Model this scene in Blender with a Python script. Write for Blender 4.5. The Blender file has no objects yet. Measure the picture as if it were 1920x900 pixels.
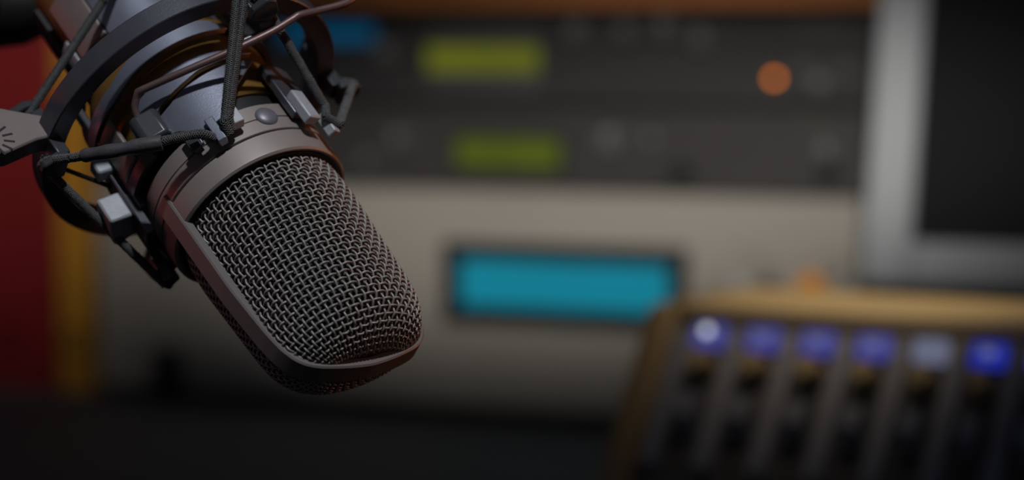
import bpy, math, random
from mathutils import Vector, Matrix
random.seed(7)
S = bpy.context.scene
COL = S.collection
R = math.radians
MM = 0.001

# ------------------------------------------------------------------ camera
FPX = 4533.3                                   # focal length in pixels of the 1920 px wide frame (85 mm on 36 mm)
CAM = Vector((0, 0, 1.03))
PITCH = R(5)
cd = bpy.data.cameras.new('camera'); cam = bpy.data.objects.new('camera', cd); COL.objects.link(cam)
cam.location = CAM; cam.rotation_euler = (R(90) - PITCH, 0, 0)
cd.sensor_width = 36; cd.lens = 85; cd.clip_start = 0.02; cd.clip_end = 50
cd.dof.use_dof = True; cd.dof.focus_distance = 0.647; cd.dof.aperture_fstop = 6.0
S.camera = cam
RIGHT = Vector((1, 0, 0)); FWD = Vector((0, math.cos(PITCH), -math.sin(PITCH))); UP = Vector((0, math.sin(PITCH), math.cos(PITCH)))

# ------------------------------------------------------------------ view, world, lights
vs = S.view_settings
vs.view_transform = 'Standard'; vs.look = 'None'; vs.gamma = 1; vs.exposure = 0; vs.use_curve_mapping = False
S.cycles.use_denoising = True
w = bpy.data.worlds.new('studio_world'); S.world = w; w.use_nodes = True
w.node_tree.nodes['Background'].inputs[0].default_value = (0.75, 0.8, 1.0, 1)
w.node_tree.nodes['Background'].inputs[1].default_value = 0.036


def lamp(name, kind, loc, target, energy, color, size=0.3, spot=60, blend=1.0, size_y=None):
    d = bpy.data.lights.new(name, kind); d.energy = energy; d.color = color
    if kind == 'AREA':
        d.size = size
        if size_y:
            d.shape = 'RECTANGLE'; d.size_y = size_y
    elif kind == 'SPOT':
        d.spot_size = R(spot); d.spot_blend = blend; d.shadow_soft_size = size
    else:
        d.shadow_soft_size = size
    o = bpy.data.objects.new(name, d); COL.objects.link(o); o.location = loc
    o.rotation_euler = (Vector(target) - Vector(loc)).to_track_quat('-Z', 'Y').to_euler()
    return o


lamp('ceiling_key_light', 'SPOT', (0.09, 0.08, 1.95), (-0.09, 0.65, 1.05), 27.5, (0.93, 0.96, 1.0), 0.03, 22, 0.6)
wash = lamp('added_wash_light', 'SPOT', (-0.02, -0.50, 1.42), (0.07, 1.75, 0.916), 120, (1.0, 0.98, 0.945), 0.05, 7.4, 1.0)
wash.scale = (2.8, 1, 1)                       # added beam, wide and low so its edge makes the bottom fade
lamp('added_binder_spot', 'SPOT', (-0.55, 0.75, 2.20), (-0.37, 1.90, 1.04), 40, (1.0, 0.95, 0.88), 0.06, 15, 1.0)  # unseen spot added to brighten the binders
lamp('orange_practical_light', 'SPOT', (0.42, 0.81, 0.985), (-0.06, 0.66, 1.04), 1.5, (1.0, 0.30, 0.07), 0.05, 36, 0.6)
lamp('added_console_spot', 'SPOT', (0.16, 1.03, 1.31), (0.18, 1.20, 0.90), 7.0, (1.0, 0.82, 0.58), 0.03, 37, 1.0)  # added spot that brightens the console deck and upper panel
lamp('added_red_bounce', 'SPOT', (-0.45, 0.70, 0.99), (-0.06, 0.67, 1.05), 0.30, (1.0, 0.13, 0.10), 0.05, 36, 0.6)  # added lamp standing in for red bounced off the binder


# ------------------------------------------------------------------ materials
def lin(c):
    c = c / 255.0
    return c / 12.92 if c <= 0.04045 else ((c + 0.055) / 1.055) ** 2.4


def rgb(r, g, b):
    return (lin(r), lin(g), lin(b), 1)


def mat(name, col, rough=0.5, metal=0.0, var=0.15, scale=60, bump=0.0, bscale=400, coat=0.0, spec=0.5):
    m = bpy.data.materials.new(name); m.use_nodes = True
    nt = m.node_tree; b = nt.nodes['Principled BSDF']
    tc = nt.nodes.new('ShaderNodeTexCoord')
    nz = nt.nodes.new('ShaderNodeTexNoise'); nz.inputs['Scale'].default_value = scale; nz.inputs['Detail'].default_value = 5
    nt.links.new(tc.outputs['Object'], nz.inputs['Vector'])
    mx = nt.nodes.new('ShaderNodeMix'); mx.data_type = 'RGBA'
    mx.inputs[6].default_value = tuple(c * (1 - var) for c in col[:3]) + (1,)
    mx.inputs[7].default_value = tuple(min(1, c * (1 + var)) for c in col[:3]) + (1,)
    nt.links.new(nz.outputs['Fac'], mx.inputs[0]); nt.links.new(mx.outputs[2], b.inputs['Base Color'])
    b.inputs['Roughness'].default_value = rough; b.inputs['Metallic'].default_value = metal
    b.inputs['Coat Weight'].default_value = coat; b.inputs['Specular IOR Level'].default_value = spec
    if bump:
        n2 = nt.nodes.new('ShaderNodeTexNoise'); n2.inputs['Scale'].default_value = bscale; n2.inputs['Detail'].default_value = 3
        nt.links.new(tc.outputs['Object'], n2.inputs['Vector'])
        bp = nt.nodes.new('ShaderNodeBump'); bp.inputs['Strength'].default_value = bump; bp.inputs['Distance'].default_value = 0.0003
        nt.links.new(n2.outputs['Fac'], bp.inputs['Height']); nt.links.new(bp.outputs['Normal'], b.inputs['Normal'])
    return m


def glow(name, col, strength, var=0.12, scale=25):
    m = mat(name, col, 0.3, 0, 0.1)
    nt = m.node_tree; b = nt.nodes['Principled BSDF']
    nz = nt.nodes.new('ShaderNodeTexNoise'); nz.inputs['Scale'].default_value = scale
    tc = nt.nodes.new('ShaderNodeTexCoord'); nt.links.new(tc.outputs['Object'], nz.inputs['Vector'])
    mx = nt.nodes.new('ShaderNodeMix'); mx.data_type = 'RGBA'
    mx.inputs[6].default_value = tuple(c * (1 - var) for c in col[:3]) + (1,)
    mx.inputs[7].default_value = tuple(c * (1 + var) for c in col[:3]) + (1,)
    nt.links.new(nz.outputs['Fac'], mx.inputs[0]); nt.links.new(mx.outputs[2], b.inputs['Emission Color'])
    b.inputs['Emission Strength'].default_value = strength; b.inputs['Specular IOR Level'].default_value = 0.05
    b.inputs['Base Color'].default_value = (0.01, 0.01, 0.01, 1)
    for l in list(nt.links):
        if l.to_socket == b.inputs['Base Color']:
            nt.links.remove(l)
    return m


M = dict(
    wire=mat('woven_steel_wire', (0.31, 0.285, 0.267, 1), 0.48, 0.3, 0.15, 200),
    foam=mat('grille_lining', (0.012, 0.011, 0.011, 1), 0.6, 0.2, 0.6, 1500, 0.8, 2500),
    body=mat('champagne_brown_metal', (0.30, 0.262, 0.243, 1), 0.54, 0.3, 0.06, 120, 0.07, 3200),
    frame=mat('grille_frame_metal', (0.23, 0.205, 0.20, 1), 0.45, 0.35, 0.08, 120, 0.06, 3200),
    groove=mat('black_groove', (0.008, 0.008, 0.008, 1), 0.6),
    button=mat('violet_grey_button', (0.21, 0.20, 0.23, 1), 0.45, 0.4, 0.08, 200),
    tail=mat('polished_body_metal', (0.34, 0.18, 0.045, 1), 0.34, 0.5, 0.12, 90),
    rubber=mat('black_rubber', (0.010, 0.010, 0.011, 1), 0.55, 0, 0.2, 200),
    cradle=mat('blue_grey_cradle_metal', (0.29, 0.31, 0.39, 1), 0.37, 0.7, 0.22, 140, 0.10, 1800),
    ring=mat('black_anodised_ring', (0.11, 0.114, 0.136, 1), 0.33, 0.55, 0.2, 160, 0.12, 2200),
    hook=mat('charcoal_hook_plastic', (0.062, 0.064, 0.073, 1), 0.34, 0.3, 0.15, 200, 0.06, 2600),
    bracket=mat('brown_grey_bracket', (0.24, 0.20, 0.192, 1), 0.45, 0.3, 0.12, 160, 0.07, 2600),
    tooth=mat('pale_tooth_metal', (0.40, 0.42, 0.46, 1), 0.5, 0.2, 0.2, 300, 0.2, 1800),
    lever=mat('copper_brown_wire', (0.19, 0.12, 0.115, 1), 0.42, 0.5, 0.1, 200),
    sleeve=mat('grey_shrink_sleeve', (0.07, 0.066, 0.074, 1), 0.5, 0, 0.2, 300, 0.3, 1200),
    cord=mat('black_cord_core', (0.007, 0.007, 0.008, 1), 0.7),
    thread=mat('grey_cord_thread', (0.12, 0.125, 0.125, 1), 0.5, 0.0, 0.5, 900),
    black=mat('matte_black', (0.006, 0.006, 0.006, 1), 0.6, 0, 0.2),
    wall=mat('dark_studio_wall', (0.03, 0.026, 0.024, 1), 0.9, 0, 0.2, 8),
    floor=mat('dark_carpet', (0.02, 0.02, 0.022, 1), 0.95, 0, 0.3, 80),
    desk=mat('fade_dark_desk_laminate', (0.11, 0.11, 0.11, 1), 0.7, 0, 0.15, 30, spec=0.2),  # desk colour kept dark to stand in for the bottom fade
    rack=mat('charcoal_rack_steel', (0.042, 0.039, 0.038, 1), 0.55, 0.2, 0.15, 40),
    rack2=mat('warm_charcoal_rack_steel', (0.050, 0.044, 0.042, 1), 0.55, 0.2, 0.15, 40),
    plate=mat('grey_rack_plate', (0.085, 0.080, 0.078, 1), 0.5, 0.3, 0.12, 40),
    knob=mat('grey_knob', (0.13, 0.12, 0.115, 1), 0.5, 0.3, 0.1, 100),
    dknob=mat('black_knob', (0.010, 0.010, 0.010, 1), 0.5),
    beige=mat('beige_enamel', (0.40, 0.36, 0.305, 1), 0.6, 0, 0.06, 12),
    white=mat('silver_white_plastic', (0.50, 0.51, 0.515, 1), 0.5, 0, 0.05, 12),
    screen=mat('dark_screen_glass', (0.016, 0.016, 0.0165, 1), 0.5, 0, 0.08, 10, spec=0.08),
    red=mat('red_binder_card', (0.30, 0.012, 0.014, 1), 0.6, 0, 0.12, 20),
    yellow=mat('amber_binder_card', (0.62, 0.28, 0.022, 1), 0.6, 0, 0.15, 20),
    shelf=mat('warm_glow_shelf_wood', (0.60, 0.21, 0.06, 1), 0.55, 0, 0.25, 14),  # orange raised in the wood's colour to stand in for warm glow
    tan=mat('tan_console_wood', (0.41, 0.31, 0.17, 1), 0.55, 0, 0.15, 30),
    cheek=mat('darkened_cheek_wood', (0.22, 0.15, 0.07, 1), 0.55, 0, 0.15, 30),  # darker copy of the tan wood, the fade put into its colour
    console=mat('grey_console_panel', (0.060, 0.056, 0.056, 1), 0.55, 0, 0.15, 40),
    fader=mat('blue_grey_fader', (0.16, 0.165, 0.20, 1), 0.5, 0, 0.1, 60),
    cap=mat('tan_fader_cap', (0.30, 0.22, 0.11, 1), 0.5, 0, 0.1, 60),
    green=glow('lime_lcd', (0.105, 0.118, 0.006, 1), 1.0),
    green2=glow('green_lcd', (0.066, 0.088, 0.005, 1), 1.0, 0.35, 30),
    cyan=glow('cyan_lcd', (0.004, 0.19, 0.27, 1), 1.0, 0.05),
    blue=glow('blue_lcd', (0.001, 0.045, 0.10, 1), 1.0, 0.1),
    led=glow('orange_led', (1.0, 0.24, 0.0, 1), 3.2, 0.0),
    amber=glow('amber_led', (1.0, 0.34, 0.0, 1), 0.36, 0.0),
    bluebtn=glow('blue_button_glow', (0.05, 0.05, 0.26, 1), 1.0, 0.1),
    paleb=glow('pale_button_glow', (0.12, 0.13, 0.20, 1), 1.0, 0.1),
    deepb=glow('deep_blue_button_glow', (0.012, 0.022, 0.30, 1), 1.0, 0.1),
    whiteled=glow('white_led', (0.9, 0.95, 1.0, 1), 1.1, 0.0),
)

# the grille lining is a second, very fine wire cloth: its glints painted as sparse bright specks on black
_nt = M['foam'].node_tree; _b = _nt.nodes['Principled BSDF']
_tc = _nt.nodes.new('ShaderNodeTexCoord'); _vo = _nt.nodes.new('ShaderNodeTexVoronoi'); _vo.inputs['Scale'].default_value = 1300
_cr = _nt.nodes.new('ShaderNodeValToRGB'); _cr.color_ramp.elements[0].position = 0.10; _cr.color_ramp.elements[0].color = (0.55, 0.50, 0.47, 1)
_cr.color_ramp.elements[1].position = 0.24; _cr.color_ramp.elements[1].color = (0.006, 0.006, 0.006, 1)
_nt.links.new(_tc.outputs['Object'], _vo.inputs['Vector']); _nt.links.new(_vo.outputs['Distance'], _cr.inputs[0]); _nt.links.new(_cr.outputs[0], _b.inputs['Base Color'])


# ------------------------------------------------------------------ mesh helpers
class MB:
    def __init__(s): s.v = []; s.f = []

    def quadgrid(s, rows, closed_u=False, closed_v=False):
        """rows: list of rows of points -> quads"""
        o = len(s.v); n = len(rows); m = len(rows[0])
        for r in rows: s.v += [Vector(p) for p in r]
        for i in range(n if closed_u else n - 1):
            for j in range(m if closed_v else m - 1):
                i2 = (i + 1) % n; j2 = (j + 1) % m
                s.f.append((o + i * m + j, o + i * m + j2, o + i2 * m + j2, o + i2 * m + j))
        return o

    def box(s, c, ax, ay, az):
        """centre and three half vectors"""
        o = len(s.v); c = Vector(c)
        for k in (-1, 1):
            for j in (-1, 1):
                for i in (-1, 1):
                    s.v.append(c + i * ax + j * ay + k * az)
        for q in ((0, 2, 3, 1), (4, 5, 7, 6), (0, 1, 5, 4), (2, 6, 7, 3), (0, 4, 6, 2), (1, 3, 7, 5)):
            s.f.append(tuple(o + k for k in q))

    def prism(s, poly, d):
        """poly: points of a planar polygon; d: extrusion vector"""
        o = len(s.v); n = len(poly); d = Vector(d)
        s.v += [Vector(p) for p in poly] + [Vector(p) + d for p in poly]
        s.f.append(tuple(range(o, o + n))[::-1]); s.f.append(tuple(range(o + n, o + 2 * n)))
        for i in range(n):
            j = (i + 1) % n
            s.f.append((o + i, o + j, o + n + j, o + n + i))

    def tube(s, path, rad, sides=8, caps=True):
        path = [Vector(p) for p in path]; n = len(path)
        rad = rad if isinstance(rad, (list, tuple)) else [rad] * n
        up = None; rows = []
        for i in range(n):
            t = (path[min(i + 1, n - 1)] - path[max(i - 1, 0)]).normalized()
            if up is None:
                up = t.orthogonal().normalized()
            up = (up - t * up.dot(t)).normalized(); sd = t.cross(up)
            rows.append([path[i] + rad[i] * (math.cos(2 * math.pi * k / sides) * up + math.sin(2 * math.pi * k / sides) * sd) for k in range(sides)])
        o = s.quadgrid(rows, False, True)
        if caps:
            s.f.append(tuple(range(o, o + sides))[::-1]); s.f.append(tuple(o + (n - 1) * sides + k for k in range(sides)))

    def disc(s, c, n, r, h, seg=24, r2=None):
        """cylinder from c along unit n by h, radius r to r2"""
        c = Vector(c); n = Vector(n).normalized(); r2 = r if r2 is None else r2
        s.tube([c, c + n * h], [r, r2], seg)

    def lathe(s, prof, n=96, th0=0, th1=360, closed=True):
        """prof: (x, r) points in mm about the microphone axis"""
        full = abs(th1 - th0) >= 359.9
        rows = [[L(x, th0 + (th1 - th0) * i / n, r) for x, r in prof] for i in range(n if full else n + 1)]
        m = len(prof)
        o = s.quadgrid(rows, full, closed)
        if not full and closed:
            s.f.append(tuple(range(o, o + m))); s.f.append(tuple(o + n * m + k for k in range(m))[::-1])

    def sector(s, r0, r1, x0, x1, th0, th1, n=None):
        """curved plate between radii r0 and r1; x0 and x1 are numbers or functions of theta"""
        n = n or max(2, int(abs(th1 - th0) / 2.5))
        rows = []
        for i in range(n + 1):
            th = th0 + (th1 - th0) * i / n
            a = x0(th) if callable(x0) else x0; b = x1(th) if callable(x1) else x1
            rows.append([L(a, th, r0), L(a, th, r1), L(b, th, r1), L(b, th, r0)])
        o = s.quadgrid(rows, False, True)
        s.f.append((o, o + 1, o + 2, o + 3)); e = o + n * 4
        s.f.append((e + 3, e + 2, e + 1, e))

    def build(s, name, m, parent=None, smooth=True, bevel=0, angle=35, kind=None, label=None):
        me = bpy.data.meshes.new(name); me.from_pydata([tuple(p) for p in s.v], [], s.f); me.update()
        import bmesh
        b = bmesh.new(); b.from_mesh(me); bmesh.ops.recalc_face_normals(b, faces=b.faces); b.to_mesh(me); b.free()
        if smooth:
            me.shade_smooth(); me.set_sharp_from_angle(angle=R(angle))
        me.materials.append(M[m] if isinstance(m, str) else m)
        o = bpy.data.objects.new(name, me); COL.objects.link(o)
        if parent: o.parent = parent
        if bevel:
            bv = o.modifiers.new('bevel', 'BEVEL'); bv.width = bevel; bv.segments = 2; bv.limit_method = 'ANGLE'; bv.angle_limit = R(40)
        if kind: o['kind'] = kind
        if label: o['label'] = label
        return o


def thing(name, label, cat, mw=None, group=None):
    o = bpy.data.objects.new(name, None); COL.objects.link(o); o.empty_display_size = 0.02
    if mw is not None: o.matrix_world = mw
    o['label'] = label; o['category'] = cat
    if group: o['group'] = group
    return o


def tag(o, label, cat, group=None):
    o['label'] = label; o['category'] = cat
    if group: o['group'] = group
    return o


def interp(pts):
    def f(x):
        if x <= pts[0][0]: return pts[0][1]
        for (a, b), (c, d) in zip(pts, pts[1:]):
            if x <= c: return b + (d - b) * (x - a) / (c - a)
        return pts[-1][1]
    return f


def smooth_path(pts, n=10):
    """Catmull-Rom through points"""
    p = [Vector(q) for q in pts]; p = [2 * p[0] - p[1]] + p + [2 * p[-1] - p[-2]]; out = []
    for i in range(1, len(p) - 2):
        for k in range(n):
            t = k / n; a, b, c, d = p[i - 1:i + 3]
            out.append(0.5 * ((2 * b) + (c - a) * t + (2 * a - 5 * b + 4 * c - d) * t * t + (3 * b - a - 3 * c + d) * t ** 3))
    out.append(p[-2]); return out


# ================================================================== THE ROOM
# the back of the desk is turned 21 degrees: its right side is nearer
YAW = R(21)


def frame_at(px, py, depth, yaw):
    """origin on the ray of a photo point at that distance; u along the front, w out of the front, z up"""
    o = CAM + depth * ((px - 960) / FPX * RIGHT - (py - 450) / FPX * UP + FWD)
    u = Vector((math.cos(yaw), -math.sin(yaw), 0)); wv = Vector((-math.sin(yaw), -math.cos(yaw), 0))
    return o, u, wv, Vector((0, 0, 1))


BO, BU, BW, BZ = frame_at(960, 450, 1.75, YAW)
DESK_Z = 0.745


def on(px, py, w, fr=None):
    """(u, v) of a photo point on the front plane w metres out, in that frame"""
    o, u, n, z = fr or (BO, BU, BW, BZ)
    d = (px - 960) / FPX * RIGHT - (py - 450) / FPX * UP + FWD
    q = o + n * w; t = (q - CAM).dot(n) / d.dot(n); p = CAM + d * t - o
    return p.dot(u), p.dot(z)


def B(u, w, z): return BO + BU * u + BW * w + BZ * z


def bbox(mb, u0, u1, w0, w1, z0, z1, fr=None):
    o, u, n, z = fr or (BO, BU, BW, BZ)
    mb.box(o + u * (u0 + u1) / 2 + n * (w0 + w1) / 2 + z * (z0 + z1) / 2, u * (u1 - u0) / 2, n * (w1 - w0) / 2, z * (z1 - z0) / 2)


DZ = DESK_Z - BO.z
# floor and wall
m = MB(); m.box((0, 0.9, -0.02), Vector((3, 0, 0)), Vector((0, 3, 0)), Vector((0, 0, 0.02)))
o = m.build('floor', 'floor', smooth=False); o['kind'] = 'structure'
m = MB(); bbox(m, -2.6, 2.4, -0.62, -0.55, -BO.z, -BO.z + 2.7)
o = m.build('wall_back', 'wall', smooth=False); o['kind'] = 'structure'

# desk
dk = thing('studio_desk', 'studio desk, coloured dark for the bottom fade, carrying the beige case and the console', 'desk', Matrix.Translation(B(0, 0, -BO.z)))
inv = dk.matrix_world.inverted()
def child(mb, root):
    iv = root.matrix_world.inverted()
    mb.v = [iv @ p for p in mb.v]; return mb
m = MB(); bbox(m, -0.95, 0.75, -0.50, 0.80, DZ - 0.03, DZ); child(m, dk).build('desk_top', 'desk', dk, bevel=0.004)
for uu in (-0.90, 0.70):
    for ww in (-0.44, 0.74):
        m = MB(); bbox(m, uu - 0.025, uu + 0.025, ww - 0.025, ww + 0.025, -BO.z, DZ - 0.03); child(m, dk).build('leg', 'black', dk, bevel=0.003)


def rect(px0, py0, px1, py1, w):
    u0, z1 = on(px0, py0, w); u1, z0 = on(px1, py1, w)
    return u0, u1, z0, z1


# beige case with the cyan display
UL = on(178, 500, 0)[0]; UR = on(1790, 500, 0)[0]
ZT = on(960, 357, 0)[1]
bc = thing('beige_equipment_case', 'wide beige equipment case with glowing cyan display in a black bezel', 'equipment', Matrix.Translation(B((UL + UR) / 2, -0.17, DZ)))
m = MB(); bbox(m, UL, UR, -0.36, 0, DZ + 0.006, ZT); child(m, bc).build('body', 'beige', bc, bevel=0.006)
for fu in (UL + 0.04, UR - 0.04):
    for fw in (-0.31, -0.05):
        m = MB(); m.disc(B(fu, fw, DZ), BZ, 0.014, 0.008, 20); child(m, bc).build('foot', 'black', bc)
u0, u1, z0, z1 = rect(864, 484, 1256, 588, 0.004)
fr_ = 0.0125
m = MB()
for a in ((u0 - fr_, u1 + fr_, 0, 0.010, z1, z1 + fr_), (u0 - fr_, u1 + fr_, 0, 0.010, z0 - fr_, z0), (u0 - fr_, u0, 0, 0.010, z0, z1), (u1, u1 + fr_, 0, 0.010, z0, z1)):
    bbox(m, *a)
bz = child(m, bc).build('display_bezel', 'black', bc, bevel=0.001, label='black display bezel')
m = MB(); bbox(m, u0, u1, 0.0005, 0.004, z0, z1); child(m, bc).build('display', 'cyan', bc, smooth=False, label='glowing cyan display')


def knob(root, px, py, w, r, h, m1, name='knob', ptr=True):
    u, z = on(px, py, w)
    m = MB(); c = B(u, w, z)
    m.tube([c, c + BW * h * 0.15, c + BW * h * 0.2, c + BW * h * 0.92, c + BW * h], [r * 1.12, r * 1.12, r, r * 0.94, r * 0.84], 28)
    k = child(m, root).build(name, m1, root)
    if ptr:
        m = MB(); bbox(m, u - r * 0.08, u + r * 0.08, w + h, w + h + 0.0006, z + r * 0.2, z + r * 0.85)
        child(m, root).build('pointer', 'white', k, smooth=False)
    return k


# big jog dial, push knobs
u, z = on(1392, 512, 0)
m = MB(); c = B(u, 0, z)
m.tube([c, c + BW * 0.004, c + BW * 0.004, c + BW * 0.012], [0.024, 0.024, 0.019, 0.018], 40)
child(m, bc).build('jog_dial', 'beige', bc, label='beige jog dial')
m = MB(); m.disc(B(u + 0.002, 0.0115, z - 0.010), BW, 0.0065, 0.003, 20); child(m, bc).build('dial_highlight', 'white', bc)  # pale disc put in as the dial's highlight
knob(bc, 1442, 535, 0, 0.006, 0.014, 'dknob')
knob(bc, 1560, 500, 0, 0.010, 0.012, 'beige')
u, z = on(1521, 536, 0); m = MB(); m.disc(B(u, 0, z), BW, 0.0092, 0.006, 20, 0.008); child(m, bc).build('indicator_lamp', 'amber', bc, label='amber indicator lamp')
knob(bc, 322, 700, 0, 0.0095, 0.020, 'dknob', ptr=False)
u, z = on(322, 700, 0); m = MB(); bbox(m, u - 0.008, u + 0.008, 0, 0.016, z - 0.018, z + 0.022); child(m, bc).build('latch', 'dknob', bc, bevel=0.002)

# rack units on the case
RW = -0.012
zA0 = ZT + 0.0008; zA1 = on(960, 196, RW)[1]; zB1 = on(960, 28, RW)[1]
r2 = thing('rack_processor', 'dark rack unit with a dim green display resting on the beige case', 'rack unit', Matrix.Translation(B((UL + UR) / 2, -0.15, zA0)), 'stacked rack units')
m = MB(); bbox(m, UL + 0.01, UR - 0.02, -0.32, RW - 0.004, zA0, zA1 - 0.001); child(m, r2).build('chassis', 'rack2', r2, bevel=0.002)
m = MB(); bbox(m, UL + 0.006, UR - 0.016, RW - 0.004, RW, zA0 + 0.001, zA1 - 0.002); child(m, r2).build('faceplate', 'rack2', r2, bevel=0.001)
u0, u1, z0, z1 = rect(864, 264, 1048, 310, RW)
m = MB(); bbox(m, u0 - 0.006, u1 + 0.006, RW, RW + 0.003, z0 - 0.006, z1 + 0.006); child(m, r2).build('display_bezel', 'black', r2, bevel=0.001)
m = MB(); bbox(m, u0 - 0.002, u1 + 0.002, RW + 0.003, RW + 0.0045, z0 - 0.002, z1 + 0.002); child(m, r2).build('display', 'green2', r2, smooth=False, label='dim green display')
for px, py, rr in ((758, 262, .008), (1152, 264, .010), (1232, 262, .006), (1556, 282, .008), (700, 300, .006)):
    knob(r2, px, py, RW, rr, 0.014, 'knob')
for px, py in ((1281, 326), (1556, 322)):
    knob(r2, px, py, RW, 0.0065, 0.016, 'dknob', 'knob_shadow', False)  # black studs stand in for shadows cast by knobs
u, z = on(1530, 228, RW); m = MB(); m.disc(B(u, RW, z), BW, 0.004, 0.003, 16); child(m, r2).build('status_light', mat('dull_green', (0.06, 0.075, 0.045, 1), 0.4), r2)
for px in (195, 1700):
    for py in (212, 318):
        u, z = on(px, py, RW); m = MB(); m.disc(B(u, RW, z), BW, 0.003, 0.002, 12); child(m, r2).build('screw', 'knob', r2)

r1 = thing('rack_tuner', 'dark rack unit with a bright lime display and an orange lamp', 'rack unit', Matrix.Translation(B((UL + UR) / 2, -0.15, zA1)), 'stacked rack units')
m = MB(); bbox(m, UL + 0.01, UR - 0.02, -0.32, RW - 0.004, zA1, zB1 - 0.001); child(m, r1).build('chassis', 'rack', r1, bevel=0.002)
m = MB(); bbox(m, UL + 0.006, UR - 0.016, RW - 0.004, RW, zA1 + 0.002, zB1 - 0.001); child(m, r1).build('faceplate', 'rack', r1, bevel=0.001)
u0, u1, z0, z1 = rect(800, 40, 1012, 178, RW)
m = MB(); bbox(m, u0, u1, RW, RW + 0.003, z0, z1); child(m, r1).build('display_plate', 'plate', r1, bevel=0.001, label='grey plate around the lime display')
u0, u1, z0, z1 = rect(802, 88, 1010, 134, RW + 0.003)
m = MB(); bbox(m, u0, u1, RW + 0.003, RW + 0.005, z0, z1); child(m, r1).build('display', 'green', r1, smooth=False, label='bright lime display')
u0, u1, z0, z1 = rect(530, 48, 702, 80, RW)
m = MB(); bbox(m, u0, u1, RW, RW + 0.002, z0, z1); child(m, r1).build('meter_display', 'blue', r1, smooth=False, label='dark blue display')
for px, py, rr in ((1090, 58, .009), (1182, 58, .008), (1255, 52, .009), (1322, 72, .008), (735, 100, .009), (1545, 158, .008)):
    knob(r1, px, py, RW, rr, 0.014, 'knob')
u, z = on(1452, 147, RW); m = MB(); m.disc(B(u, RW, z), BW, 0.0025, 0.004, 20, 0.0018); child(m, r1).build('orange_lamp', 'led', r1, label='orange indicator lamp')
for (a, b, c, d) in ((1485, 45, 1600, 68), (1490, 110, 1530, 150), (1560, 112, 1608, 150)):
    u0, u1, z0, z1 = rect(a, b, c, d, RW); m = MB(); bbox(m, u0, u1, RW, RW + 0.004, z0, z1); child(m, r1).build('push_button', 'plate', r1, bevel=0.001)
for px in (195, 1700):
    for py in (60, 170):
        u, z = on(px, py, RW); m = MB(); m.disc(B(u, RW, z), BW, 0.003, 0.002, 12); child(m, r1).build('screw', 'knob', r1)

# wooden shelf above
zs = on(960, 15, 0.02)[1]
sh = thing('wooden_shelf', 'wooden shelf with orange glow put into its colour, just above the rack units', 'shelf', Matrix.Translation(B(0, -0.27, zs)))
m = MB(); bbox(m, UL - 0.02, UR - 0.02, -0.55, 0.02, zs, zs + 0.03); child(m, sh).build('board', 'shelf', sh, bevel=0.002)
for fu in (UL + 0.05, UR - 0.2):
    m = MB(); m.prism([B(fu, -0.55, zs), B(fu, -0.40, zs), B(fu, -0.55, zs - 0.02)], BU * 0.02); child(m, sh).build('bracket', 'black', sh)


# binders at the left
def binder(name, label, px0, px1, pyt, mt, w):
    u0 = on(px0, 400, w)[0]; u1 = on(px1, 400, w)[0]; zt = on((px0 + px1) / 2, pyt, w)[1]
    b = thing(name, label, 'binder', Matrix.Translation(B((u0 + u1) / 2, w - 0.14, DZ)), 'ring binders on the desk')
    t = 0.003
    m = MB(); bbox(m, u0, u0 + t, w - 0.28, w, DZ, zt); child(m, b).build('cover', mt, b, bevel=0.001)
    m = MB(); bbox(m, u1 - t, u1, w - 0.28, w, DZ, zt); child(m, b).build('cover', mt, b, bevel=0.001)
    m = MB(); bbox(m, u0 + t, u1 - t, w - t, w, DZ, zt); child(m, b).build('spine', mt, b, bevel=0.001)
    m = MB(); bbox(m, u0 + t, u1 - t, w - 0.26, w - 0.02, DZ + 0.004, zt - 0.012); child(m, b).build('paper', 'white', b)
    u = (u0 + u1) / 2; z = DZ + 0.04
    rr = min(0.010, (u1 - u0) * 0.3)
    m = MB(); m.tube([B(u + rr * math.cos(k * math.pi / 12), w + 0.0008, z + rr * math.sin(k * math.pi / 12)) for k in range(25)], 0.0012, 6, False)
    child(m, b).build('finger_ring', 'black', b)
    return b


binder('ring_binder', 'wide red ring binder at the photo edge beside the amber binder', -70, 103, 40, 'red', -0.01)
binder('ring_binder', 'narrow amber ring binder between the red binder and beige case', 106, 172, 48, 'yellow', -0.01)

# ------------------------------------------------------------------ monitor
MO, MU, MWv, _ = frame_at(1760, 250, 1.52, YAW)
TILT = R(15)
MZ = (BZ * math.cos(TILT) - MWv * math.sin(TILT)).normalized()   # up along the tilted panel
MN = (MWv * math.cos(TILT) + BZ * math.sin(TILT)).normalized()
MF = (MO, MU, MN, MZ)
mu0, mv0 = on(1612, 532, 0, MF); su0, sv0 = on(1708, 452, 0, MF)
bzw = su0 - mu0; MWID = 0.42; MHT = 0.30
mo = thing('computer_monitor', 'silver white computer monitor with dark blank screen', 'monitor', Matrix.Translation(MO + MU * (mu0 + MWID / 2) - BZ * (MO.z - DESK_Z) - MN * 0.1))
m = MB()
bbox(m, mu0, mu0 + bzw, -0.03, 0.004, mv0, mv0 + MHT, MF); child(m, mo).build('bezel_side', 'white', mo, bevel=0.004)
m = MB(); bbox(m, mu0 + MWID - bzw, mu0 + MWID, -0.03, 0.004, mv0, mv0 + MHT, MF); child(m, mo).build('bezel_side', 'white', mo, bevel=0.004)
m = MB(); bbox(m, mu0 + bzw, mu0 + MWID - bzw, -0.03, 0.004, mv0, sv0, MF); child(m, mo).build('bezel_bottom', 'white', mo, bevel=0.003)
m = MB(); bbox(m, mu0 + bzw, mu0 + MWID - bzw, -0.03, 0.004, mv0 + MHT - bzw, mv0 + MHT, MF); child(m, mo).build('bezel_top', 'white', mo, bevel=0.003)
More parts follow.
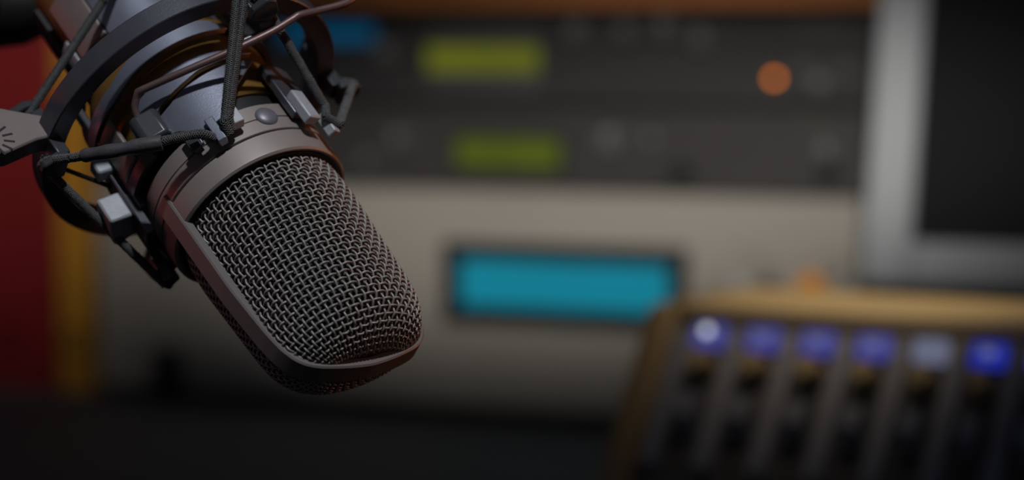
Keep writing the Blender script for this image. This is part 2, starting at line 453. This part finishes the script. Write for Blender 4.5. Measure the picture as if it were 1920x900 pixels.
m = MB(); bbox(m, mu0 + bzw, mu0 + MWID - bzw, -0.02, -0.002, sv0, mv0 + MHT - bzw, MF); child(m, mo).build('screen', 'screen', mo, smooth=False, label='dark blank screen')
m = MB(); bbox(m, mu0 + 0.02, mu0 + MWID - 0.02, -0.06, -0.03, mv0 + 0.03, mv0 + MHT - 0.03, MF); child(m, mo).build('back_shell', 'white', mo, bevel=0.012)
hc = MO + MU * (mu0 + MWID / 2) + MZ * (mv0 + 0.10) - MN * 0.06
m = MB(); m.tube([hc, hc - MWv * 0.03 - BZ * 0.03, Vector((hc.x, hc.y, DESK_Z + 0.012)) - MWv * 0.05], [0.022, 0.022, 0.026], 20); child(m, mo).build('stand_neck', 'white', mo)
fc = Vector((hc.x, hc.y, DESK_Z)) - MWv * 0.05
m = MB(); m.disc(fc, BZ, 0.085, 0.014, 40, 0.078); child(m, mo).build('stand_foot', 'white', mo, bevel=0.002)

# ------------------------------------------------------------------ mixing console
CY = R(30)
XO, XU, XW, XZ = frame_at(1352, 577, 1.22, CY)
INC = R(56)
PV = (XW * math.cos(INC) - XZ * math.sin(INC)).normalized()          # down the sloping panel
PN = (XW * math.sin(INC) + XZ * math.cos(INC)).normalized()          # out of the panel
LEN = 0.30; DECK = 0.05
mx = thing('mixing_console', 'tan edged mixing console with lit blue buttons and grey faders', 'mixing console', Matrix.Translation(Vector((XO.x, XO.y, DESK_Z)) + XU * LEN / 2))


def X(u, d, h=0.0): return XO + XU * u + XW * DECK + PV * d + PN * h


PL = (XO.z - DESK_Z - 0.02) / math.sin(INC)                           # panel length to just above the desk
foot = X(0, PL)
BK = XO - XW * 0.035
side = [BK, XO + XW * DECK, X(0, PL), Vector((foot.x, foot.y, DESK_Z)), Vector((BK.x, BK.y, DESK_Z))]
m = MB(); m.prism([p + XU * 0.0 for p in side], XU * LEN); child(m, mx).build('body', 'console', mx, bevel=0.003)
cheek = [BK + XZ * 0.006 - XW * 0.004, XO + XW * DECK + XZ * 0.006, X(0, PL, 0.006) + PV * 0.0, Vector((foot.x, foot.y, DESK_Z)) + XW * 0.006, Vector((BK.x, BK.y, DESK_Z)) - XW * 0.004]
m = MB(); m.prism(cheek, -XU * 0.016); child(m, mx).build('side_cheek', 'cheek', mx, bevel=0.003, label='wooden side cheek darkened for the fade')
m = MB(); m.prism([p + XU * (LEN + 0.016) for p in cheek], -XU * 0.016); child(m, mx).build('side_cheek', 'cheek', mx, bevel=0.003, label='wooden side cheek darkened for the fade')
m = MB(); m.box(XO + XU * LEN / 2 + XW * (DECK / 2 - 0.0175) + XZ * 0.004, XU * LEN / 2, XW * (DECK / 2 + 0.0165), XZ * 0.004); child(m, mx).build('rear_deck', 'tan', mx, bevel=0.002, label='tan rear deck')
pitch = 0.0277
btn = {0: 'bluebtn', 1: 'bluebtn', 2: 'bluebtn', 3: 'bluebtn', 4: 'paleb', 5: 'deepb', 6: 'bluebtn', 7: 'bluebtn', 8: 'bluebtn', 9: 'bluebtn'}
for k in range(10):
    uc = 0.022 + k * pitch
    m = MB(); m.box(X(uc, 0.010, 0.003), XU * 0.0078, PV * 0.0055, PN * 0.003)
    b = child(m, mx).build('lit_button', btn[k], mx, bevel=0.001, label={4: 'pale blue lit button', 5: 'deep blue lit button'}.get(k, 'violet blue lit button'))
    m = MB(); m.box(X(uc, 0.010, 0.0062), XU * 0.0035, PV * 0.002, PN * 0.0003); child(m, mx).build('button_legend', 'paleb', b, smooth=False)
    m = MB(); m.tube([X(uc, 0.026, 0), X(uc, 0.026, 0.010), X(uc, 0.026, 0.012)], [0.0068, 0.006, 0.005], 20); child(m, mx).build('gain_knob', 'cap', mx, label='tan knob')
    m = MB(); m.box(X(uc, 0.062, 0.0004), XU * 0.0012, PV * 0.022, PN * 0.0005); sl = child(m, mx).build('fader_slot', 'black', mx, smooth=False)
    m = MB(); m.prism([X(uc - 0.005, 0.040, 0.002), X(uc - 0.005, 0.044, 0.012), X(uc - 0.005, 0.056, 0.012), X(uc - 0.005, 0.062, 0.002)], XU * 0.010)
    child(m, mx).build('fader_cap', 'fader', mx, bevel=0.0008, label='blue grey fader cap')
for k in range(11):
    uc = 0.022 + (k - 0.5) * pitch
    m = MB(); m.box(X(uc, 0.044, 0.003), XU * 0.0045, PV * 0.036, PN * 0.003); child(m, mx).build('channel_divider', 'fader', mx, bevel=0.001)
m = MB(); m.disc(X(0.022 - 0.001, 0.009, 0.0065), PN, 0.0022, 0.001, 16); child(m, mx).build('white_lamp', 'whiteled', mx, label='white lamp on the first button')

# ================================================================== THE MICROPHONE (mm in its own frame)
ANG = R(52.5); TAU = R(27.8); D0 = 0.6725
MC = CAM + D0 * ((489.8 - 960) / FPX * RIGHT - (407.3 - 450) / FPX * UP + FWD)


def camdir(x, y, z): return x * RIGHT - y * UP + z * FWD


A_ = camdir(math.cos(ANG) * math.cos(TAU), math.sin(ANG) * math.cos(TAU), -math.sin(TAU))   # towards the tip
Q_ = camdir(math.sin(ANG), -math.cos(ANG), 0)
T_ = Q_.cross(A_) if Q_.cross(A_).dot(FWD) < 0 else A_.cross(Q_)                             # towards the viewer
ML = Matrix(((T_.x, -Q_.x, A_.x, MC.x), (T_.y, -Q_.y, A_.y, MC.y), (T_.z, -Q_.z, A_.z, MC.z), (0, 0, 0, 1)))


def L(x, th, r):
    """cylindrical place about the microphone's axis: x mm towards the tip, angle, radius in mm"""
    t = R(th)
    return Vector((r * math.cos(t), -r * math.sin(t), x)) * MM


def Ldir(th): t = R(th); return Vector((math.cos(t), -math.sin(t), 0))
def Ltan(th): t = R(th); return Vector((-math.sin(t), -math.cos(t), 0))
AX = Vector((0, 0, 1))

mic = thing('condenser_microphone', 'large brown grey condenser microphone with a woven wire grille', 'microphone', ML)
FRONT = 48.0
NV = Ldir(FRONT); SV = Ldir(FRONT - 90)

# collar and body
m = MB(); m.lathe([(0.25, 25.9), (0.25, 26.35), (-0.25, 26.9), (-1.0, 27.0), (-6.9, 27.0), (-7.1, 26.7), (-7.1, 24), (-0.6, 24), (-0.6, 25.9)], 128); m.build('collar', 'body', mic)
m = MB(); m.lathe([(-7.1, 26.3), (-7.6, 26.3), (-7.6, 24), (-7.1, 24)], 96); m.build('groove', 'groove', mic)
m = MB(); m.lathe([(-7.6, 26.7), (-7.8, 27.0), (-11.9, 27.0), (-12.0, 26.6), (-12.4, 26.6), (-12.5, 27.0), (-17.2, 27.0), (-17.6, 26.6), (-17.6, 23), (-7.6, 23)], 128); m.build('body_ring', 'body', mic)
m = MB(); m.lathe([(-17.6, 25.0), (-23.0, 25.0), (-23.0, 22), (-17.6, 22)], 96); m.build('rubber_band', 'rubber', mic)
m = MB(); m.lathe([(-23.0, 25.8), (-23.6, 26.3), (-52, 26.3), (-56, 24.5), (-60, 20.4), (-98, 20.4), (-104, 18), (-110, 14), (-110, 0.2), (-23, 0.2)], 128); m.build('body_tube', 'tail', mic)
m = MB(); m.lathe([(-110, 10), (-124, 9.5), (-124, 0.2), (-110, 0.2)], 48); m.build('plug', 'ring', mic)
# dome button
cb = L(-12.6, 44, 26.4); ub = Ltan(44); nb = Ldir(44)
rows = []
for i in range(9):
    f = i / 8 * math.pi / 2; rr = 3.3 * math.cos(f) + 0.001; hh = 0.5 + 1.5 * math.sin(f)
    rows.append([cb + (ub * math.cos(k * math.pi / 16) * rr + AX * math.sin(k * math.pi / 16) * rr + nb * hh) * MM for k in range(32)])
m = MB(); m.quadgrid([[p - nb * 2 * MM for p in rows[0]]] + rows, False, True); m.build('button', 'button', mic, label='violet grey domed button')

# grille frame (U) around the head
Wf = interp([(-10.5, 27.6), (0, 27.4), (25, 27.0), (36, 26.0), (43, 25.2), (48, 24.2), (50.5, 23.2), (53, 21.8), (55, 19.6), (56.4, 16.8), (57.4, 13), (58.4, 8), (59.0, 3), (59.2, 0)])


def Df(x):
    """depth of the half grille in front of the frame"""
    d = 23.4 + 0.3 * min(x, 8) / 8 - 4.6 * max(0.0, min(1.0, (x - 8) / 40)) ** 1.1
    if x > 42:
        u_ = min(1.0, (x - 42) / 14.45); d *= max(0.0, 1 - u_ ** 2.6) ** (1 / 2.2)
    return d


def Sf(x):
    """half width of the grille inside the frame"""
    d = min(23.4 + 0.10 * x, 24.4)
    if x > 32:
        u_ = min(1.0, (x - 32) / 25.6); d *= max(0.0, 1 - u_ ** 4) ** (1 / 2.6)
    return d


xs = [-10.5, -5, 0, 8, 16, 25, 31, 36, 40, 43, 46, 48, 50.5, 53, 55, 56.4, 57.4, 58.4, 59.0]
out = [(x, Wf(x)) for x in xs] + [(59.2, 0)] + [(x, -Wf(x)) for x in xs[::-1]]


def smooth2(pts, it=2):
    for _ in range(it):
        q = [pts[0]]
        for a, b in zip(pts, pts[1:]):
            q += [(0.75 * a[0] + 0.25 * b[0], 0.75 * a[1] + 0.25 * b[1]), (0.25 * a[0] + 0.75 * b[0], 0.25 * a[1] + 0.75 * b[1])]
        pts = q + [pts[-1]]
    return pts


out = smooth2(out)
rows = []
for i, (x, s_) in enumerate(out):
    x0, s0 = out[max(i - 1, 0)]; x1, s1 = out[min(i + 1, len(out) - 1)]
    tx, ts = x1 - x0, s1 - s0; ln = math.hypot(tx, ts); nx, ns = -ts / ln, tx / ln      # outward normal, to the left of travel
    th_ = 2.6
    def pt(k, h): return (AX * (x + nx * k) + SV * (s_ + ns * k) + NV * h) * MM
    rows.append([pt(0, 2.6), pt(-0.4, 3.1), pt(-th_, 3.1), pt(-th_, -3.1), pt(-0.4, -3.1), pt(0, -2.6)])
m = MB(); oo = m.quadgrid(rows, False, True); n_ = len(rows)
m.f.append(tuple(range(oo, oo + 6))); m.f.append(tuple(oo + (n_ - 1) * 6 + k for k in range(6)))
m.build('grille_frame', 'frame', mic, angle=30)

# grille surface: front (+1) and rear (-1)
prof = []
xx = 0.0
while xx < 56.3:
    prof.append(xx); xx += 0.1
def surf(x, ph, side, off=0.0):
    """ph in -90..90 over the half shell"""
    Sx = Sf(x) + off; Dx = max(Df(x), 1.6) + off
    c = math.cos(R(ph)); s_ = math.sin(R(ph))
    return (AX * x + SV * (-Sx * s_) + NV * (side * Dx * c)) * MM
# arc length along the front centre line -> x
acc = [0.0]
for a, b in zip(prof, prof[1:]):
    acc.append(acc[-1] + (surf(b, 20, 1) - surf(a, 20, 1)).length / MM)
TOT = acc[-1]
def x_at(sv):
    lo, hi = 0, len(acc) - 1
    sv = max(0, min(TOT - 1e-6, sv))
    while hi - lo > 1:
        md = (lo + hi) // 2
        if acc[md] <= sv: lo = md
        else: hi = md
    f = (sv - acc[lo]) / (acc[hi] - acc[lo]); return prof[lo] + f * (prof[hi] - prof[lo])
# pre-smooth x table
NROW = int(TOT / 2.02); NCOL = 38; SUBD = 6
def nrm(x, ph, side):
    e = 0.4
    a = surf(min(x + e, 56.3), ph, side) - surf(max(x - e, 0), ph, side); b = surf(x, ph + 1.0, side) - surf(x, ph - 1.0, side)
    n = a.cross(b).normalized()
    rad = SV * (-math.sin(R(ph))) + NV * side * math.cos(R(ph)) + AX * (0.6 if x > 52 else 0)
    return n if n.dot(rad) > 0 else -n


def weave(side, sub, sides):
    mb = MB(); amp = 0.40; wr = 0.318
    for j in range(NCOL):
        ph = -88 + 176 * j / (NCOL - 1); path = []
        for i in range(-sub // 2, NROW * sub):
            sv = (i / sub + 0.5) * TOT / NROW; x = x_at(sv)
            if sv < 0 or x > 56.25: continue
            k = i / sub
            h = amp * math.cos(math.pi * k) * (1 if j % 2 == 0 else -1)
            path.append(surf(x, ph, side) + nrm(x, ph, side) * h * MM)
        if len(path) > 3: mb.tube(path, wr * MM, sides, False)
    for i in range(NROW):
        x = x_at((i + 0.5) * TOT / NROW); path = []
        for q in range((NCOL - 1) * sub + 1):
            j = q / sub; ph = -88 + 176 * j / (NCOL - 1)
            h = -amp * math.cos(math.pi * j) * (1 if i % 2 == 0 else -1)
            path.append(surf(x, ph, side) + nrm(x, ph, side) * h * MM)
        mb.tube(path, wr * MM, sides, False)
    return mb


weave(1, 6, 7).build('front_wire_mesh', 'wire', mic, angle=180, kind='stuff', label='front grille of woven steel wire')
weave(-1, 4, 5).build('rear_wire_mesh', 'wire', mic, angle=180, kind='stuff', label='rear grille of woven steel wire')
for side, nm in ((1, 'front_lining'), (-1, 'rear_lining')):
    m = MB(); m.quadgrid([[surf(x_at(TOT * i / 60), -89 + 178 * j / 48, side, -1.5) for j in range(49)] for i in range(61)])
    m.build(nm, 'foam', mic, angle=180)
m = MB(); m.disc(L(-0.4, 0, 0), AX, 0.0250, 0.0004, 64); m.build('head_floor', 'groove', mic)

# ================================================================== THE SHOCK MOUNT
sm = thing('shock_mount', 'black and blue grey spider shock mount clasping the microphone', 'shock mount', ML)
# outer ring
m = MB(); m.lathe([(-40, 41), (-40, 47), (-46.7, 47), (-46.7, 41)], 160); m.build('outer_ring', 'ring', sm, bevel=0.0004)
# cradle bands
b1lo = interp([(-70, -42), (-25, -41.7), (0, -44.0), (30, -44.8), (54, -45.2)])
b1up = interp([(-70, -46), (-22, -46.4), (-6, -48.3), (7, -49.5), (29, -50.3), (46, -49), (54, -45.4)])
m = MB(); m.sector(28.2, 30, b1up, b1lo, -70, 54); m.build('cradle_band', 'cradle', sm, bevel=0.0003)
b2up = interp([(-16, -35.2), (-14, -35.5), (5, -37.0), (27, -37.6), (37, -37.1), (58, -35)])
b2lo = interp([(-16, -27.4), (-10, -28.1), (-4, -29.6), (14, -31.6), (23, -32.9), (38, -33.6), (58, -34.8)])
m = MB(); m.sector(28.2, 30, b2up, b2lo, -16, 58); m.build('cradle_band', 'cradle', sm, bevel=0.0003)
b3up = interp([(-14, -25.9), (-10, -26.6), (0, -27.8), (9, -29.5), (23, -30.7), (38, -31.6), (56, -32.0)])
b3lo = interp([(-14, -20.5), (-10, -20.2), (-5, -19.2), (1, -16.6), (8, -14.2), (20, -15.2), (24, -17.4), (35, -23), (56, -31.8)])
m = MB(); m.sector(28.2, 30, b3up, b3lo, -14, 55.5, 36); m.build('cradle_plate', 'cradle', sm, bevel=0.0003)
# rear sleeve of the cradle
m = MB(); m.sector(20.8, 22.5, -92, -61, -9, 120); m.build('cradle_sleeve', 'cradle', sm, bevel=0.0004)
m = MB(); m.sector(21.0, 23.4, -88, -66, -38, -9.5, 8); m.build('cradle_clip', 'bracket', sm, bevel=0.0005)
m = MB(); m.sector(20.8, 23.6, -76, -61, -52, -40, 6); m.build('cradle_clip', 'tooth', sm, bevel=0.0005)
# rails tying the bands together behind the microphone
for th in (-58, 150):
    m = MB(); m.sector(27.4, 29.4, -58, -16, th - 4, th + 4, 6); m.build('cradle_rail', 'ring', sm, bevel=0.0004)
m = MB(); m.sector(27.4, 29.0, -52, -45, 60, 300); m.build('cradle_hoop', 'ring', sm)
m = MB(); m.sector(20.7, 22.2, -96, -61, -130, -56); m.build('dark_tail_sleeve', 'rubber', sm)  # black sleeve added to darken the tail's left edge
m = MB(); m.sector(25.2, 27.6, -60.5, -57, -64, 156); m.build('cradle_hoop', 'ring', sm)
m = MB(); m.sector(27.4, 29.4, -26, -20, 140, 336); m.build('cradle_hoop', 'ring', sm)


# clip block holding the lever
def block(name, pts, d, mt, bev=0.0006, lab=None):
    m = MB(); m.prism(pts, d); return m.build(name, mt, sm, bevel=bev, label=lab)


thb = -16
uo = Ltan(thb); no = Ldir(thb); c0 = L(-29.5, thb, 29.5)
def BL(t, n): return c0 + uo * t * MM + no * n * MM
block('hinge_block', [BL(-4.2, 0), BL(-4.6, 2.2), BL(-2.6, 5.6), BL(-0.6, 6.0), BL(4.8, 2.6), BL(4.8, 0)], AX * 9.6 * MM, 'hook', 0.0009, 'charcoal hinge block')
# teeth along the tip side
for th0, th1, x0, x1, mt in ((9.2, 14.0, -16, -7.6, 'cradle'), (20.5, 26.5, -17, -10.2, 'tooth'), (-3.5, 1.2, -13.2, -9.8, 'hook')):
    m = MB(); m.sector(28.6, 31.8, x0, x1, th0, th1, 4); m.build('cradle_tooth', mt, sm, bevel=0.0003)
m = MB(); m.sector(28.2, 29.6, -17, -11.5, -5, 3, 4); m.build('cradle_tooth', 'ring', sm, bevel=0.0003)
for th0, th1, x0, x1, mt in ((59, 67, -16.5, -5.5, 'tooth'), (72, 77, -9, -1.5, 'tooth')):
    m = MB(); m.sector(30, 33.2, x0, x1, th0, th1, 4); m.build('cradle_tooth', mt, sm, bevel=0.0005)
m = MB(); m.sector(28.0, 30.4, -30, -10, 58, 80, 8); m.build('cradle_post', 'ring', sm, bevel=0.0004)
# left side teeth
for th0, th1, x0, x1, r0, r1, mt in ((-78, -60, -25.5, -16.5, 31.0, 38.0, 'tooth'), (-62, -54, -36.5, -31, 29, 34.5, 'tooth'), (-100, -92, -12, -3, 29, 33, 'hook')):
    m = MB(); m.sector(r0, r1, x0, x1, th0, th1, 5); m.build('cradle_tooth', mt, sm, bevel=0.0008)
m = MB(); m.sector(28.5, 31.2, -34, -8, -104, -58, 14); m.build('cradle_post', 'ring', sm, bevel=0.0004)
m = MB(); m.sector(28.6, 30.2, -40, -24, -52, -34, 8); m.build('cradle_post', 'bracket', sm, bevel=0.0005)


# hooks on the outer ring
def outer_hook(th, mt='hook'):
    u = Ltan(th); n = Ldir(th)
    for sgn, x in ((1, -40), (-1, -46.7)):
        c = L(x, th, 45); ax = AX * sgn
        m = MB(); m.box(c + ax * 2.4 * MM, u * 3.2 * MM, n * 1.9 * MM, ax * 3.4 * MM); m.build('hook_stem', mt, sm, bevel=0.0004)
        c2 = c + ax * 5.6 * MM
        def HP(t, k, e=0): return c2 + u * t * MM + n * k * MM + ax * e * MM
        m = MB(); m.prism([HP(-4.0, -0.6), HP(-4.2, 3.0), HP(-1.6, 7.0), HP(1.6, 7.0), HP(4.2, 3.0), HP(4.0, -0.6)], ax * 2.6 * MM)
        m.build('hook_cap', mt, sm, bevel=0.0006)


for th in (49.5, -47, -137, 124):
    outer_hook(th)


# elastic cords: a black core with woven threads standing proud
def cord(pts, rad=1.15, n=14, threads=6, pitch=3.6):
    path = smooth_path(pts, n)
    m = MB(); m.tube(path, rad * MM, 10); c = m.build('elastic_cord', 'cord', sm, angle=180, label='woven black elastic cord')
    m = MB(); up = None; acc_ = 0.0; fr = []
    # dense resample
    dense = []
    for a, b in zip(path, path[1:]):
        k = max(1, int((b - a).length / (0.28 * MM)))
        dense += [a + (b - a) * i / k for i in range(k)]
    dense.append(path[-1])
    for i, p in enumerate(dense):
        t = (dense[min(i + 1, len(dense) - 1)] - dense[max(i - 1, 0)]).normalized()
        if up is None: up = t.orthogonal().normalized()
        up = (up - t * up.dot(t)).normalized(); fr.append((p, up.copy(), t.cross(up), acc_))
        if i + 1 < len(dense): acc_ += (dense[i + 1] - p).length / MM
    for sgn in (1, -1):
        for k in range(threads):
            tp = []
            for p, a, b, s_ in fr:
                ph = 2 * math.pi * (sgn * s_ / pitch + k / threads)
                rr = (rad + 0.06 + 0.10 * math.sin(2 * math.pi * threads * s_ / pitch * 1.0 + sgn * 1.5 + k * math.pi)) * MM
                tp.append(p + (a * math.cos(ph) + b * math.sin(ph)) * rr)
            m.tube(tp, 0.105 * MM, 4, False)
    t_ = m.build('cord_thread', 'thread', c, angle=180, kind='stuff')
    return c


def span(a, b): return [a + (b - a) * f for f in (0, 0.05, 0.35, 0.65, 0.95, 1)]


def off(p, th, d): return p + Ltan(th) * d * MM
# pair A: front tooth to the top hook
cord(span(L(-40.5, 43.4, 49.4), L(-11, 16.6, 33.0)) + [L(-8.6, 16.2, 30.6)])
cord(span(L(-40.5, 46.4, 49.4), L(-12, 19.6, 33.2)) + [L(-9.6, 18.4, 30.6)])
# B: top hook to the tooth at the far right
cord([L(-37, 47.5, 49)] + span(L(-38.2, 51.5, 47.8), L(-10.5, 75.2, 34)) + [L(-6, 71.5, 33.0)])
# C: front tooth through the sleeve to the left hook
cord([L(-10.5, 9.6, 28.6), L(-10.0, 8.2, 31.4), L(-10.6, 5.5, 34.0), L(-11.6, 2, 35.2), L(-14.0, -8, 37.6), L(-14.7, -11.2, 38.0)])
cord([L(-25.2, -33.4, 46.0), L(-28.6, -38.5, 47.6), L(-35.2, -47.2, 49.4), L(-37.0, -53, 48.8), L(-36, -56, 45)])
sp = smooth_path([L(-14.4, -10.4, 37.9), L(-16.4, -16.0, 39.9), L(-20.5, -25.5, 43.4), L(-26.0, -34.6, 46.6)], 8)
nr = len(sp); rads = []
for i in range(nr):
    f = i / (nr - 1)
    rads.append((2.15 if f < 0.46 else 1.95 + 0.15 * math.sin(f * 20)) * (0.8 if f > 0.97 else 1) * MM)
m = MB(); m.tube(sp, rads, 16); m.build('crimp_sleeve', 'sleeve', sm, bevel=0.0002, label='grey shrink sleeve joining the cord')
# D: left hook to the rear of the cradle
cord([L(-50, -50, 47)] + span(L(-49.6, -47.4, 50), L(-70, 4.2, 30.0)) + [L(-78, 20, 24)])
# E: right tooth to the far hook
cord([L(-6.5, 70, 33.4)] + span(L(-3.6, 76.5, 34.0), L(-33, 121, 49.5)) + [L(-37.5, 124.5, 48)])
# F: left hook down to the lower tooth
cord([L(-37, -47, 49)] + span(L(-35.0, -52, 48), L(-4, -97, 33.5)))
cord([L(-36, -134, 48), L(-30, -128, 48), L(-15, -110, 38), L(-4, -99, 33)])
cord([L(-52, 44, 50), L(-60, 66, 40), L(-74, 92, 25)])
cord([L(-52, -50, 50), L(-60, -66, 40), L(-74, -92, 25)])

# spring lever wire
LEVPTS = [(-33.5, -7.3, 36.0), (-30.0, 14.0, 36.1), (-28.0, 33.9, 38.9), (-27.5, 49.3, 43.9), (-28.5, 57.6, 48.0), (-28.8, 60.0, 49.5), (-29.0, 67.0, 52.2), (-29.0, 73.8, 56.7), (-30.4, 77.3, 60.0)]
LEVER = [L(*p) for p in LEVPTS]
lv = smooth_path([L(-29.0, -16.4, 33.0), L(-31.5, -13.5, 34.4), L(-33.0, -9.8, 35.2)], 6) + smooth_path(LEVER, 8)
m = MB(); m.tube(lv, 1.05 * MM, 12); m.build('spring_lever', 'lever', sm, angle=180, label='bent copper brown wire lever')
m = MB(); m.tube(smooth_path([L(-31.0, 40, 38), L(-31.5, 55, 42.2), L(-37, 66, 40), L(-44, 72, 34)], 8), 0.7 * MM, 10); m.build('lever_stay', 'ring', sm, angle=180)
# thin tie rod at the left
m = MB(); m.tube([L(-38, -56, 43), L(-30, -66, 31)], 0.7 * MM, 8); m.build('tie_rod', 'black', sm, angle=180)

# bracket with the angle dial, reaching out from the ring
thr = -50
u = Ltan(thr); n = Ldir(thr)
def BR(x, k, t=0): return AX * x * MM + n * k * MM + u * t * MM
m = MB(); m.prism([BR(-40.8, 44), BR(-40.8, 50), BR(-38.6, 60), BR(-40.0, 66), BR(-47, 70), BR(-56, 66), BR(-57, 58), BR(-52, 50), BR(-48.5, 44)], u * 6.0 * MM)
m.build('swivel_bracket', 'bracket', sm, bevel=0.0006, label='brown grey swivel bracket')
dc = BR(-44.5, 62.5, 6.0)
m = MB(); m.disc(dc, u, 0.0022, 0.0016, 24); m.build('pivot_screw', 'hook', sm, bevel=0.0003)
for k in range(14):
    f = R(k * 360 / 14)
    d = n * math.cos(f) + AX * math.sin(f)
    s_ = u.cross(d)
    m = MB(); m.box(dc + d * 5.4 * MM, d * 1.5 * MM, s_ * 0.34 * MM, u * 0.10 * MM); m.build('dial_mark', 'black', sm, smooth=False)

# ------------------------------------------------------------------ boom arm on its stand
ba = thing('boom_arm', 'black tubular boom stand that carries the shock mount', 'stand')
def W(px, py, d): return CAM + d * ((px - 960) / FPX * RIGHT - (py - 450) / FPX * UP + FWD)
joint = ML @ BR(-47.5, 79.5, 3.0)
base = Vector((-0.36, 0.80, DESK_Z))
ba.location = base
top = Vector((base.x, base.y, 1.22))
def bchild(mb, nm, mt, **k):
    mb.v = [p - base for p in mb.v]; return mb.build(nm, mt, ba, **k)
m = MB(); m.tube(smooth_path([joint, joint + Vector((-0.016, 0.008, 0.006)), W(-190, 160, 0.70), W(-120, 20, 0.75), W(-20, 0, 0.785)], 8), 0.008, 14); bchild(m, 'yoke', 'rubber')
m = MB(); m.tube([W(118, -30, 0.79), W(84, -8, 0.79), W(30, 6, 0.79), W(-40, 18, 0.79), W(-80, 0, 0.79)], [0.005, 0.0115, 0.0140, 0.0135, 0.009], 24); bchild(m, 'swivel_head', 'black')
m = MB(); m.tube([W(-40, 10, 0.79), top], 0.008, 16); bchild(m, 'boom_tube', 'black')
m = MB(); m.tube([base + Vector((0, 0, 0.012)), top + Vector((0, 0, 0.02))], 0.010, 18); bchild(m, 'pole', 'black')
m = MB(); m.disc(base, (0, 0, 1), 0.075, 0.014, 40, 0.066); bchild(m, 'base_plate', 'black', bevel=0.002)
m = MB(); m.box(top, Vector((0.018, 0, 0)), Vector((0, 0.018, 0)), Vector((0, 0, 0.02))); bchild(m, 'clamp', 'rubber', bevel=0.003)
